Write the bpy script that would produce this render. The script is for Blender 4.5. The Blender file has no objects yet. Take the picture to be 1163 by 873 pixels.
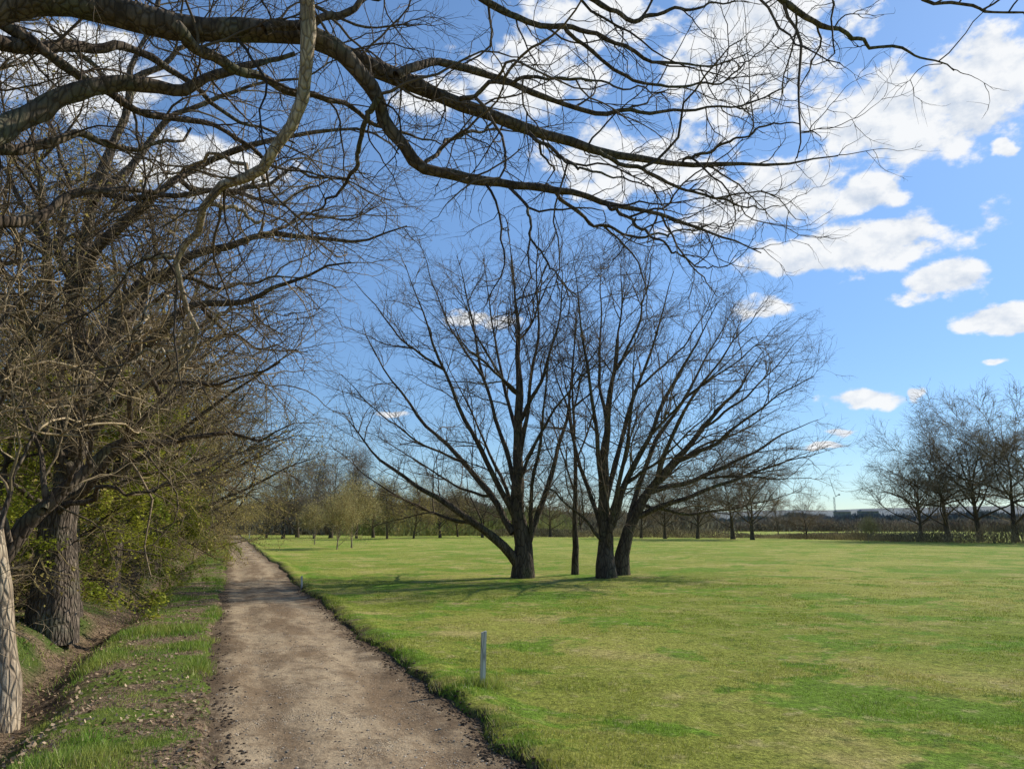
import bpy, bmesh, math, random
import numpy as np
S=bpy.context.scene; COL=S.collection
random.seed(3)
PITCH=math.radians(10.7); F=862.0; CH=1.6
cp,sp=math.cos(PITCH),math.sin(PITCH)
def P(px,py,Y):
    u=(px-581.5)/F; v=(436.5-py)/F
    t=Y/(cp-v*sp); return np.array([u*t,Y,CH+t*(sp+v*cp)])
# ---------------------------------------------------------------- noise / terrain
def h2(i,j,s): 
    q=np.sin(i*127.1+j*311.7+s*74.7)*43758.5453
    return q-np.floor(q)
def vn(x,y,s=0):
    x=np.asarray(x,float); y=np.asarray(y,float)
    i=np.floor(x); j=np.floor(y); fx=x-i; fy=y-j
    fx=fx*fx*(3-2*fx); fy=fy*fy*(3-2*fy)
    return (h2(i,j,s)*(1-fx)+h2(i+1,j,s)*fx)*(1-fy)+(h2(i,j+1,s)*(1-fx)+h2(i+1,j+1,s)*fx)*fy
def fbm(x,y,s=0,o=4):
    t=0;a=.5;n=0
    for k in range(o):
        t=t+a*vn(x,y,s+k); n+=a; a*=.5; x=np.asarray(x)*2.03+5.1; y=np.asarray(y)*2.03+1.7
    return t/n
def ss(x,a,b):
    t=np.clip((x-a)/(b-a),0,1); return t*t*(3-2*t)
CA,SA=math.cos(math.radians(20)),math.sin(math.radians(20))
def to_ca(x,y): return CA*x+SA*y, -SA*x+CA*y
def to_xy(c,a): return c*CA-a*SA, c*SA+a*CA
def und(x,y):
    d=np.hypot(x,y)
    return .34*(fbm(x*.09,y*.09,3)-.5)*ss(d,8,26)
def edge_noise(c,a): return .30*(fbm(a*.9,c*.3,21)-.5)+.26*(fbm(a*4.5,c*2,22)-.5)
def ground_h(x,y):
    c,a=to_ca(x,y)
    h=und(x,y)+.05*(fbm(x*1.1,y*1.1,9)-.5)+.03*(fbm(x*6,y*6,11)-.5)
    e=edge_noise(c,a)
    pl=ss(c+e,-.22,0.0)*(1-ss(c+e,1.96,2.1))
    h=h-.12*pl
    h=h+.05*np.exp(-((c-2.3)/.2)**2)
    h=h-.40*np.exp(-((c+1.95+.14*np.sin(a*.6)+.2*(fbm(a*.8,c*0,41)-.5))/.40)**2)*(.8+.5*(fbm(a*.7,c*.7,42)-.5))
    h=h+(.20+.25*(fbm(x*.8,y*.8,43)-.5))*ss(-c,2.2,3.2)
    return h
def path_h(x,y):
    c,a=to_ca(x,y)
    return und(x,y)-.047+.02*np.sin(np.clip((c+.1)/2.1,0,1)*math.pi)+.05*(fbm(x*1.7,y*1.7,31)-.5)+.014*(fbm(x*9,y*9,32)-.5)-.022*np.exp(-((c-.42)/.2)**2)-.022*np.exp(-((c-1.55)/.2)**2)
def gz(x,y): return float(ground_h(np.array(x),np.array(y)))
# ---------------------------------------------------------------- mesh helpers
def mesh_np(name,verts,faces,smooth=True):
    verts=np.asarray(verts,np.float32).reshape(-1,3); faces=np.asarray(faces,np.int32)
    k=faces.shape[1]
    me=bpy.data.meshes.new(name)
    me.vertices.add(len(verts)); me.vertices.foreach_set('co',verts.ravel())
    me.loops.add(faces.size); me.loops.foreach_set('vertex_index',faces.ravel())
    me.polygons.add(len(faces)); me.polygons.foreach_set('loop_start',np.arange(0,faces.size,k,dtype=np.int32))
    me.polygons.foreach_set('use_smooth',np.full(len(faces),smooth))
    me.update(calc_edges=True); me.validate()
    return me
def link(name,me,mat=None,parent=None,loc=None):
    o=bpy.data.objects.new(name,me); COL.objects.link(o)
    if me is not None and mat is not None and not me.materials: me.materials.append(mat)
    if parent: o.parent=parent
    if loc is not None: o.location=loc
    return o
def tag(o,label,cat,group=None,kind=None):
    if label: o['label']=label
    if cat: o['category']=cat
    if group: o['group']=group
    if kind: o['kind']=kind
    return o
def unit(v): return v/np.maximum(np.linalg.norm(v,axis=-1,keepdims=True),1e-9)
def tubes(pts,r,sides):
    N,n,_=pts.shape
    tan=np.empty_like(pts); tan[:,1:-1]=pts[:,2:]-pts[:,:-2]; tan[:,0]=pts[:,1]-pts[:,0]; tan[:,-1]=pts[:,-1]-pts[:,-2]
    tan=unit(tan); mean=unit(pts[:,-1]-pts[:,0])
    ref=np.where(np.abs(mean[:,2:3])<.8,np.array([[0,0,1.]]),np.array([[1.,.2,0]]))
    e1=unit(np.cross(tan,ref[:,None,:])); e2=np.cross(tan,e1)
    a=np.linspace(0,2*math.pi,sides,endpoint=False)
    v=pts[:,:,None,:]+r[:,:,None,None]*(np.cos(a)[None,None,:,None]*e1[:,:,None,:]+np.sin(a)[None,None,:,None]*e2[:,:,None,:])
    idx=np.arange(N*n*sides).reshape(N,n,sides)
    A=idx[:,:-1,:]; B=idx[:,1:,:]
    f=np.stack([A,np.roll(A,-1,2),np.roll(B,-1,2),B],-1).reshape(-1,4)
    return v.reshape(-1,3),f
def merge(chunks):
    V=[];Fc=[];o=0
    for v,f in chunks:
        V.append(v);Fc.append(f+o);o+=len(v)
    return np.concatenate(V),np.concatenate(Fc)
def grow(p0,d0,L,r0,taper,nseg,wig,trop,rg):
    N=len(p0); pts=np.zeros((N,nseg+1,3)); pts[:,0]=p0; d=unit(d0); st=(L/nseg)[:,None]
    for i in range(nseg):
        d=unit(d+rg.normal(0,wig,(N,3))+np.array([0,0,trop])); pts[:,i+1]=pts[:,i]+d*st
    t=np.linspace(0,1,nseg+1)[None]
    return pts, r0[:,None]*(1-t*(1-taper))
def blen(pts): return np.linalg.norm(np.diff(pts,axis=1),axis=2).sum(1)
def kids(pts,r,lv,rg):
    N,n,_=pts.shape; L=blen(pts)
    k=np.maximum(1,np.floor(L*(1-lv['tmin'])*lv['dens']+rg.random(N))).astype(int)
    idx=np.repeat(np.arange(N),k)
    t=rg.uniform(lv['tmin'],1,len(idx)); first=np.r_[True,idx[1:]!=idx[:-1]]
    t=np.where(first,.985,t)
    f=t*(n-1); i=np.minimum(f.astype(int),n-2); w=(f-i)[:,None]
    p=pts[idx,i]*(1-w)+pts[idx,i+1]*w; tg=unit(pts[idx,i+1]-pts[idx,i])
    pr=r[idx,i]*(1-w[:,0])+r[idx,i+1]*w[:,0]
    q=rg.normal(0,1,(len(idx),3)); perp=unit(np.cross(tg,q))
    ang=np.abs(rg.normal(lv['ang'],lv.get('sd',.2),len(idx)))
    ang=np.where(first,ang*.35,ang)
    d=tg*np.cos(ang)[:,None]+perp*np.sin(ang)[:,None]
    if 'zmin' in lv: d[:,2]=np.where(d[:,2]<lv['zmin'],np.abs(d[:,2])*.4+lv['zmin'],d[:,2])
    ln=rg.uniform(lv['len'][0],lv['len'][1],len(idx))*(1-.45*t)/.75
    ln=np.minimum(ln,L[idx]*.95)*np.where(first,.75,1.)
    rr=np.clip(ln*lv['rr'],lv['rmin'],None); rr=np.maximum(np.minimum(rr,pr*.8),lv['rmin']*.7)
    return grow(p,d,ln,rr,lv.get('taper',.35),lv['nseg'],lv['wig'],lv['trop'],rg)
def crown(pts,r,levels,rg):
    out=[]
    for lv in levels:
        p2,r2=kids(pts,r,lv,rg); out.append(tubes(p2,r2,lv['sides'])); 
        pts,r=p2,r2
    return out,pts
def resample(pl,n,sm=3):
    pl=np.asarray(pl,float)
    s=np.r_[0,np.cumsum(np.linalg.norm(np.diff(pl[:,:3],axis=0),axis=1))]
    q=np.linspace(0,s[-1],8*len(pl)); a=np.stack([np.interp(q,s,pl[:,k]) for k in range(pl.shape[1])],1)
    for _ in range(sm): a[1:-1]=(a[:-2]+2*a[1:-1]+a[2:])/4
    q2=np.linspace(0,s[-1],n)
    return np.stack([np.interp(q2,q,a[:,k]) for k in range(pl.shape[1])],1)
def pixline(pp,Y0,Y1,n,jit,rg):
    m=len(pp); a=np.array([P(x,y,Y0+(Y1-Y0)*i/(m-1)) for i,(x,y) in enumerate(pp)])
    a=resample(a,n); j=rg.normal(0,jit*1.5,(n,3)); j[1:-1]=(j[:-2]+2*j[1:-1]+j[2:])/4; j[0]=0; return a+j
def leaf_quads(c,size,rg,flat=.5,asp=.6):
    N=len(c); nrm=unit(rg.normal(0,1,(N,3))+np.array([0,0,flat*2])); q=rg.normal(0,1,(N,3))
    u=unit(np.cross(nrm,q)); v=np.cross(nrm,u); s=(size*rg.uniform(.6,1.3,N))[:,None]
    V=np.stack([c-u*s*asp*.5,c+v*s*.5,c+u*s*asp*.5,c-v*s*.5],1)
    return V.reshape(-1,3),np.arange(N*4).reshape(N,4)
# ---------------------------------------------------------------- node helpers
class NB:
    def __init__(s,t): s.t=t
    def node(s,typ,ins=None,**pr):
        n=s.t.nodes.new(typ)
        for k,v in pr.items(): setattr(n,k,v)
        for k,v in (ins or {}).items():
            if isinstance(v,bpy.types.NodeSocket): s.t.links.new(v,n.inputs[k])
            else: n.inputs[k].default_value=v
        return n
    def m(s,op,a,b=0.,c=0.,clamp=False): return s.node('ShaderNodeMath',{0:a,1:b,2:c},operation=op,use_clamp=clamp).outputs[0]
    def noise(s,vec,scale,detail=4.,rough=.55,dist=0.): return s.node('ShaderNodeTexNoise',{'Vector':vec,'Scale':scale,'Detail':detail,'Roughness':rough,'Distortion':dist}).outputs[0]
    def mix(s,f,a,b,mode='MIX'):
        a=(*a,1) if isinstance(a,tuple) and len(a)==3 else a; b=(*b,1) if isinstance(b,tuple) and len(b)==3 else b
        return s.node('ShaderNodeMix',{0:f,6:a,7:b},data_type='RGBA',blend_type=mode).outputs[2]
    def ss(s,x,a,b,lo=0.,hi=1.): return s.node('ShaderNodeMapRange',{0:x,1:a,2:b,3:lo,4:hi},interpolation_type='SMOOTHSTEP').outputs[0]
    def lin(s,x,a,b,lo=0.,hi=1.): return s.node('ShaderNodeMapRange',{0:x,1:a,2:b,3:lo,4:hi}).outputs[0]
    def grey(s,x): return s.node('ShaderNodeCombineColor',{0:x,1:x,2:x}).outputs[0]
def newmat(name):
    m=bpy.data.materials.new(name); m.use_nodes=True; nt=m.node_tree; nt.nodes.clear(); b=NB(nt)
    return m,b
def finish(b,col,rough=.85,bump=None,bs=.3,bd=.02,transl=0.,spec=.25):
    ins={'Base Color':col,'Roughness':rough,'Specular IOR Level':spec}
    if bump is not None: ins['Normal']=b.node('ShaderNodeBump',{'Height':bump,'Strength':bs,'Distance':bd}).outputs[0]
    if isinstance(col,tuple) and len(col)==3: ins['Base Color']=(*col,1)
    p=b.node('ShaderNodeBsdfPrincipled',ins).outputs[0]
    if transl>0:
        t=b.node('ShaderNodeBsdfTranslucent',{'Color':ins['Base Color']}).outputs[0]
        p=b.node('ShaderNodeMixShader',{0:transl,1:p,2:t}).outputs[0]
    b.node('ShaderNodeOutputMaterial',{0:p})
def pos(b): return b.node('ShaderNodeNewGeometry').outputs['Position']
def rnd(b): return b.node('ShaderNodeNewGeometry').outputs['Random Per Island']
def grass_col(b,p):
    n1=b.noise(p,.13,3.,.5); n2=b.noise(p,.55,4.,.6); n3=b.noise(p,3.0,5.,.65); n5=b.noise(p,.42,5.,.7,.5)
    c=b.mix(b.ss(n1,.38,.62),(.235,.285,.034),(.36,.355,.072))
    c=b.mix(b.ss(n2,.50,.70),c,(.46,.39,.13))
    c=b.mix(b.m('MULTIPLY',b.ss(n5,.515,.575),.85),c,(.15,.275,.020))
    c=b.mix(b.m('MULTIPLY',b.ss(n3,.55,.68),.55),c,(.46,.37,.18))
    c=b.mix(b.m('MULTIPLY',b.ss(n3,.45,.34),.6),c,(.11,.165,.024))
    return c
def M_ground():
    m,b=newmat('ground_turf'); p=pos(b)
    sx=b.node('ShaderNodeSeparateXYZ',{0:p}); x,y,z=sx.outputs
    c=b.m('ADD',b.m('MULTIPLY',x,CA),b.m('MULTIPLY',y,SA))
    cn=b.m('ADD',c,b.m('MULTIPLY',b.m('SUBTRACT',b.noise(p,2.5,4.),.5),.7))
    g=grass_col(b,p)
    n4=b.noise(p,24.,5.,.7); n6=b.noise(p,8.,4.,.65)
    g=b.mix(1.,g,b.grey(b.lin(n4,.3,.7,.5,1.45)),'MULTIPLY')
    g=b.mix(1.,g,b.grey(b.lin(n6,.3,.7,.7,1.3)),'MULTIPLY')
    litter=b.mix(b.ss(n4,.38,.62),(.085,.058,.036),(.37,.26,.165))
    nv=b.noise(p,1.1,4.,.6)
    verge=b.mix(b.ss(nv,.44,.54),(.15,.20,.035),litter)
    soil=b.mix(b.ss(n4,.35,.7),(.040,.028,.018),(.14,.10,.065))
    col=b.mix(b.ss(cn,1.9,2.3),soil,g)
    col=b.mix(b.ss(cn,.1,-.15),col,verge)
    ditch=b.mix(b.ss(n6,.38,.56),soil,litter)
    col=b.mix(b.ss(c,-1.5,-1.8),col,ditch)
    bank=b.mix(b.ss(b.noise(p,.9,4.),.42,.58),litter,(.10,.14,.03))
    col=b.mix(b.ss(c,-2.1,-2.4),col,bank)
    col=b.mix(b.ss(c,-16.,-20.),col,g)
    h=b.m('ADD',n4,b.m('MULTIPLY',n6,.8))
    finish(b,col,.95,h,1.,.06,spec=.1); return m
def M_path():
    m,b=newmat('gravel_track'); p=pos(b)
    sx=b.node('ShaderNodeSeparateXYZ',{0:p}); x,y,z=sx.outputs
    c=b.m('ADD',b.m('MULTIPLY',x,CA),b.m('MULTIPLY',y,SA)); a=b.m('SUBTRACT',b.m('MULTIPLY',y,CA),b.m('MULTIPLY',x,SA))
    tv=b.node('ShaderNodeCombineXYZ',{0:b.m('MULTIPLY',c,1.5),1:b.m('MULTIPLY',a,.45),2:0.}).outputs[0]
    n1=b.noise(tv,1.,5.,.65); n2=b.noise(p,4.5,5.,.7); n3=b.noise(p,38.,4.,.75); n7=b.noise(p,1.6,4.,.6)
    vo=b.node('ShaderNodeTexVoronoi',{'Vector':p,'Scale':66.}); vd=vo.outputs['Distance']; vc=vo.outputs['Color']
    col=b.mix(b.ss(n1,.38,.60),(.225,.155,.092),(.43,.325,.205))
    col=b.mix(b.m('MULTIPLY',b.ss(n2,.5,.64),.6),col,(.165,.113,.067))
    sp_=b.node('ShaderNodeSeparateColor',{0:vc}).outputs[0]; coarse=b.ss(n7,.46,.66)
    col=b.mix(b.m('MULTIPLY',b.m('MULTIPLY',b.ss(sp_,.72,.95),.5),coarse),col,(.50,.43,.33))
    col=b.mix(b.m('MULTIPLY',b.m('MULTIPLY',b.ss(sp_,.28,.05),.55),coarse),col,(.11,.078,.050))
    col=b.mix(1.,col,b.grey(b.lin(n3,.3,.7,.72,1.25)),'MULTIPLY')
    ed=b.m('ABSOLUTE',b.m('SUBTRACT',c,.95)); edn=b.m('ADD',ed,b.m('MULTIPLY',b.m('SUBTRACT',b.noise(p,2.2,5.,.65),.5),1.1))
    col=b.mix(b.m('MULTIPLY',b.ss(edn,.70,1.06),.80),col,(.100,.067,.041))
    h=b.m('ADD',b.m('MULTIPLY',b.m('MULTIPLY',vd,-.6),coarse),b.m('ADD',b.m('MULTIPLY',n3,.65),b.m('MULTIPLY',n2,1.8)))
    finish(b,col,.95,h,.7,.03,spec=.08); return m
def M_blade(kind):
    m,b=newmat('grass_blade_'+kind); p=pos(b); r=rnd(b)
    if kind=='fairway': g=grass_col(b,p)
    else: g=b.mix(b.ss(b.noise(p,1.5,3.),.4,.6),(.16,.28,.03),(.29,.33,.065))
    g=b.mix(1.,g,b.grey(b.lin(r,0.,1.,.75,1.5)),'MULTIPLY')
    g=b.mix(b.ss(r,.88,1.),g,(.52,.45,.25))
    finish(b,g,.6,None,transl=.3,spec=.2); return m
def M_bark(name,c1,c2,c3,scale=6.,bs=.7,bd=.03,stretch=.25):
    m,b=newmat(name); tc=b.node('ShaderNodeTexCoord').outputs['Object']
    mp=b.node('ShaderNodeMapping',{'Vector':tc,'Scale':(1.,1.,stretch)}).outputs[0]
    n1=b.noise(mp,scale,5.,.65); n2=b.noise(tc,1.6,4.); n3=b.noise(mp,scale*4,4.,.7)
    v=b.node('ShaderNodeTexVoronoi',{'Vector':mp,'Scale':scale*2.2},feature='DISTANCE_TO_EDGE').outputs[0]
    c=b.mix(b.ss(n1,.35,.65),c1,c2); c=b.mix(b.m('MULTIPLY',b.ss(n2,.5,.68),.7),c,c3)
    c=b.mix(b.m('MULTIPLY',b.ss(v,.14,.0),.7),c,tuple(k*.35 for k in c1))
    h=b.m('ADD',b.m('ADD',n1,b.m('MULTIPLY',n3,.4)),b.m('MULTIPLY',b.ss(v,0.,.25),.8))
    finish(b,c,.9,h,bs,bd,spec=.15); return m
def M_simple(name,ca,cb,scale=3.,rough=.85,transl=0.,isl=.5):
    m,b=newmat(name); p=pos(b); n=b.noise(p,scale,3.); c=b.mix(b.ss(n,.35,.65),ca,cb)
    if isl>0: c=b.mix(1.,c,b.grey(b.lin(rnd(b),0.,1.,1-isl,1+isl)),'MULTIPLY')
    finish(b,c,rough,None,transl=transl,spec=.15); return m
mG=M_ground(); mPath=M_path(); mBF=M_blade('fairway'); mBV=M_blade('verge')
bark_oak=M_bark('oak_bark',(.085,.061,.043),(.18,.135,.095),(.13,.135,.08),7.)
bark_trunk=M_bark('rough_trunk_bark',(.12,.090,.066),(.27,.21,.155),(.20,.20,.12),9.,1.,.05)
bark_light=M_bark('pale_bark',(.29,.215,.145),(.54,.43,.295),(.32,.28,.185),9.,.8,.02)
bark_mid=M_bark('brown_bark',(.075,.055,.040),(.155,.118,.082),(.12,.115,.06),5.)
twig_dark=M_simple('dark_twigs',(.062,.044,.031),(.125,.090,.058),.8,.8,0,.4)
twig_warm=M_simple('warm_brown_twigs',(.090,.063,.042),(.18,.13,.080),.5,.8,0,.4)
twig_mid=M_simple('brown_twigs',(.14,.103,.064),(.29,.215,.128),.5,.8,0,.4)
twig_tan=M_simple('tan_twigs',(.24,.18,.105),(.44,.335,.20),.7,.8,0,.45)
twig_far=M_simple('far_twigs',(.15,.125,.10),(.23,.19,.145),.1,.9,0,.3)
twig_olive=M_simple('olive_twigs',(.24,.19,.075),(.36,.28,.12),.3,.9,0,.35)
leaf_green=M_simple('fresh_green_leaves',(.18,.225,.023),(.42,.42,.055),.9,.6,.45,.5)
leaf_olive=M_simple('opening_olive_leaves',(.28,.225,.06),(.44,.35,.11),.6,.6,.4,.4)
leaf_birch=M_simple('pale_birch_leaves',(.44,.38,.15),(.60,.51,.23),.6,.6,.4,.3)
leaf_dead=M_simple('dead_leaves',(.19,.12,.065),(.46,.34,.22),4.,.8,.15,.5)
# ---------------------------------------------------------------- ground, path
def axis(lo,fine0,fine1,step,hi,g=1.07):
    a=list(np.arange(fine0,fine1,step)); s=step; x=fine1
    while x<hi: a.append(x); s*=g; x+=s
    a.append(hi); s=step*g; x=fine0-s; pre=[]
    while x>lo: pre.append(x); s*=g; x-=s
    pre.append(lo); return np.array(pre[::-1]+a)
ca_=axis(-3500,-3.2,4.,.045,3500,1.06); aa_=axis(-60,3.,11.,.05,4500,1.045)
Cg,Ag=np.meshgrid(ca_,aa_); X,Y=to_xy(Cg,Ag); Z=ground_h(X,Y)
def grid_faces(nr,nc):
    i=np.arange(nr*nc).reshape(nr,nc); return np.stack([i[:-1,:-1],i[:-1,1:],i[1:,1:],i[1:,:-1]],-1).reshape(-1,4)
o=link('ground',mesh_np('ground',np.stack([X,Y,Z],-1),grid_faces(*X.shape)),mG); tag(o,'mown green golf fairway with rough grass verge and ditch','ground',kind='structure')
aP=aa_[(aa_>-20)&(aa_<260)]; Cg,Ag=np.meshgrid(np.linspace(-.4,2.4,64),aP); X,Y=to_xy(Cg,Ag)
o=link('path',mesh_np('path',np.stack([X,Y,path_h(X,Y)],-1),grid_faces(*X.shape)),mPath); tag(o,'straight stony brown track running beside the fairway','path',kind='structure')
# ---------------------------------------------------------------- grass
rg=np.random.default_rng(11)
def blades(x,y,h,w,lean,rg):
    N=len(x); z=ground_h(x,y)-.004; a=rg.uniform(0,2*math.pi,N); dx=np.cos(a)*w/2; dy=np.sin(a)*w/2
    la=rg.uniform(0,2*math.pi,N); lx=np.cos(la)*h*lean; ly=np.sin(la)*h*lean
    V=np.stack([np.stack([x-dx,y-dy,z],-1),np.stack([x+dx,y+dy,z],-1),np.stack([x+lx,y+ly,z+h],-1)],1)
    return V.reshape(-1,3),np.arange(N*3).reshape(N,3)
N=400000
Yb=4.3*np.exp(rg.random(N)*math.log(26/4.3)); Xb=rg.uniform(-1,1,N)*(Yb*.72+1.5)
c,a=to_ca(Xb,Yb); edge=2.02-edge_noise(c,a)
k=c>edge; Xb,Yb,c,a,edge=Xb[k],Yb[k],c[k],a[k],edge[k]
pt=fbm(Xb*1.2,Yb*1.2,51); nearE=np.exp(-((c-edge)/.25)**2)
h=(.008+.019*ss(pt,.38,.66))*rg.uniform(.5,1.4,len(Xb))+nearE*rg.uniform(0,.08,len(Xb))*ss(fbm(a*2,c,61),.35,.6)
w=.0035+.0006*Yb
o=link('fairway_grass',mesh_np('fairway_grass',*blades(Xb,Yb,h,w,rg.uniform(.1,.9,len(Xb)),rg),smooth=False),mBF)
tag(o,'short mown grass blades covering the fairway right of the track','grass',kind='stuff')
N=200000
a=4+np.exp(rg.random(N)*math.log(60))-1; c=rg.uniform(-3.9,.15,N)
pv=fbm(c*1.1+7,a*.8,71); dens=np.where(c>-1.6,ss(pv,.42,.56)*.95+.10,np.where(c>-2.3,.06,.25*ss(pv,.4,.6)))
ed=-.04-edge_noise(c,a)
k=(rg.random(N)<dens)&(c<ed); c,a,pv=c[k],a[k],pv[k]; x,y=to_xy(c,a)
h=(.025+.10*ss(pv,.50,.72))*rg.uniform(.4,1.4,len(x))
o=link('verge_grass',mesh_np('verge_grass',*blades(x,y,h,.005+.0006*y,rg.uniform(.1,.9,len(x)),rg),smooth=False),mBV)
tag(o,'longer tufty green grass on the verge between track and ditch','grass',kind='stuff')
N=18000; a=4+np.exp(rg.random(N)*math.log(30))-1; c=rg.uniform(-4.5,-.1,N); pv=fbm(c*1.1+7,a*.8,71)
k=(rg.random(N)<np.where(c>-1.6,.12+.88*ss(pv,.52,.44),.8)); c,a=c[k],a[k]; x,y=to_xy(c,a)
cc=np.stack([x,y,ground_h(x,y)+.012],-1)
o=link('fallen_leaves',mesh_np('fallen_leaves',*leaf_quads(cc,.042,rg,.9,.7),smooth=False),leaf_dead); tag(o,'brown dead leaves lying on the verge and in the ditch','leaves',kind='stuff')
ico=bmesh.new(); bmesh.ops.create_icosphere(ico,subdivisions=1,radius=1); iv=np.array([v.co[:] for v in ico.verts]); iff=np.array([[v.index for v in f.verts] for f in ico.faces]); ico.free()
def scatter(name,N,c,a,s,mat,label,cat):
    x,y=to_xy(c,a); sc=s[:,None]*rg.uniform(.6,1.3,(N,3)); sc[:,2]*=.6
    jit=rg.normal(0,.2,(N,len(iv),3)); z=np.maximum(path_h(x,y),ground_h(x,y))
    V=(iv[None]+jit)*sc[:,None,:]+np.stack([x,y,z+s*.15],-1)[:,None,:]
    Fc=(iff[None]+(np.arange(N)*len(iv))[:,None,None]).reshape(-1,3)
    o=link(name,mesh_np(name,V.reshape(-1,3),Fc,False),mat); tag(o,label,cat,kind='stuff')
mSt=M_simple('stone',(.22,.17,.12),(.48,.40,.30),30.,.9,0,.4); mSoil=M_simple('soil_clod',(.045,.032,.021),(.13,.092,.06),20.,.95,0,.4)
N=8000; a=4.+np.exp(rg.random(N)*math.log(16))-1; c=rg.uniform(-.1,2.05,N)
scatter('gravel',N,c,a,.0025+.012*rg.random(N)**6,mSt,'loose small stones scattered over the track','gravel')
N=5000; a=4.+np.exp(rg.random(N)*math.log(20))-1; c=np.where(rg.random(N)<.75,1.98,.0)+rg.normal(0,.07,N)
c=c-edge_noise(c,a)*.9
scatter('soil_crumbs',N,c,a,.004+.018*rg.random(N)**3,mSoil,'dark crumbs of soil along the broken edges of the track','soil')
# ---------------------------------------------------------------- trees
def trunk_radii(n,r0,r1,flare,pw=1.3):
    t=np.linspace(0,1,n); r=r1+(r0-r1)*(1-t)**pw
    return r*(1+flare*np.exp(-t*n*.55))
def rough(v,amp,s):
    q=fbm(v[:,0]*5+v[:,1]*4,v[:,2]*2.2,s)-.5; return v+np.stack([q,fbm(v[:,1]*5,v[:,2]*2+v[:,0]*3,s+5)-.5,q*0],-1)*amp
def root(name,loc,label,cat='tree',group=None):
    o=bpy.data.objects.new(name,None); COL.objects.link(o); o.location=loc; o.empty_display_size=.3
    return tag(o,label,cat,group)
def hand_tree(name,label,trunk,Y,r0,r1,limbs,levels,seed,bark,twig,flare=.5,n=18,jit=.03,group=None,base=None,extra=None,sides=12,pw=1.3,xlen=.55,tbark=None):
    rg=np.random.default_rng(seed)
    Y0,Y1=Y if isinstance(Y,tuple) else (Y,Y)
    tp=pixline(trunk,Y0,Y1,n+8,jit,rg) if base is None else resample(np.array(trunk,float),n+8)
    b=tp[0].copy(); b[2]=gz(b[0],b[1]); tp[0,2]=b[2]-.15
    rt=root(name,b,label,'tree',group)
    tr=trunk_radii(n+8,r0,r1,flare,pw); v,f=tubes(tp[None],tr[None],sides); 
    link('trunk',mesh_np('trunk',rough(v,r0*.4,seed)-b,f),tbark or bark,rt)
    LP=[];LR=[];LM=[]
    for q_ in limbs:
        (pp,dY0,dY1,a0,a1)=q_[:5]; pale=len(q_)>5
        q=pixline(pp,Y0+dY0,Y0+dY1,n,jit*(1.5 if pale else 1),rg); rr=a1+(a0-a1)*(1-np.linspace(0,1,n))**1.1
        rr=rr*rg.uniform(.90,1.12,n)
        LP.append(q);LR.append(rr);LM.append(q_[5] if pale else bark)
    if extra:
        t=rg.uniform(.15,.85,extra); i=(t*(n+7)).astype(int); az=np.arange(extra)*2.4+rg.uniform(0,1,extra)
        up=rg.uniform(.4,1.1,extra); d=np.stack([np.cos(az)*.8,np.sin(az),up],-1)
        LL=(np.linalg.norm(tp[-1]-tp[0]))*(xlen-.35*t)
        qp,qr=grow(tp[i],d,LL,np.minimum(tr[i]*.6,.010*LL+.012),.15,n-1,.10,.02,rg)
        for q,rr in zip(qp,qr): LP.append(q);LR.append(rr);LM.append(bark)
    for q,rr,mt in zip(LP,LR,LM):
        v,f=tubes(q[None],rr[None],9); link('limb',mesh_np('limb',v-b,f),mt,rt)
    i0=int(len(tp)*.35)
    allp=np.array(LP+[resample(tp[i0:],n)]); allr=np.array(LR+[np.linspace(tr[i0],tr[-1],n)])
    ch,tips=crown(allp,allr,levels,rg); v,f=merge(ch)
    link('crown',mesh_np('crown',v-b,f),twig,rt)
    return rt
LV27=[dict(dens=2.6,tmin=.15,len=(.8,2.4),ang=.78,sd=.25,rr=.0105,rmin=.012,nseg=8,wig=.16,trop=.015,sides=4,taper=.3,zmin=-.1),
      dict(dens=4.6,tmin=.1,len=(.4,1.25),ang=.78,sd=.25,rr=.009,rmin=.008,nseg=5,wig=.18,trop=.015,sides=3,zmin=-.25),
      dict(dens=7.2,tmin=.1,len=(.2,.62),ang=.75,sd=.25,rr=.008,rmin=.0058,nseg=3,wig=.18,trop=.015,sides=3)]
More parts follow.
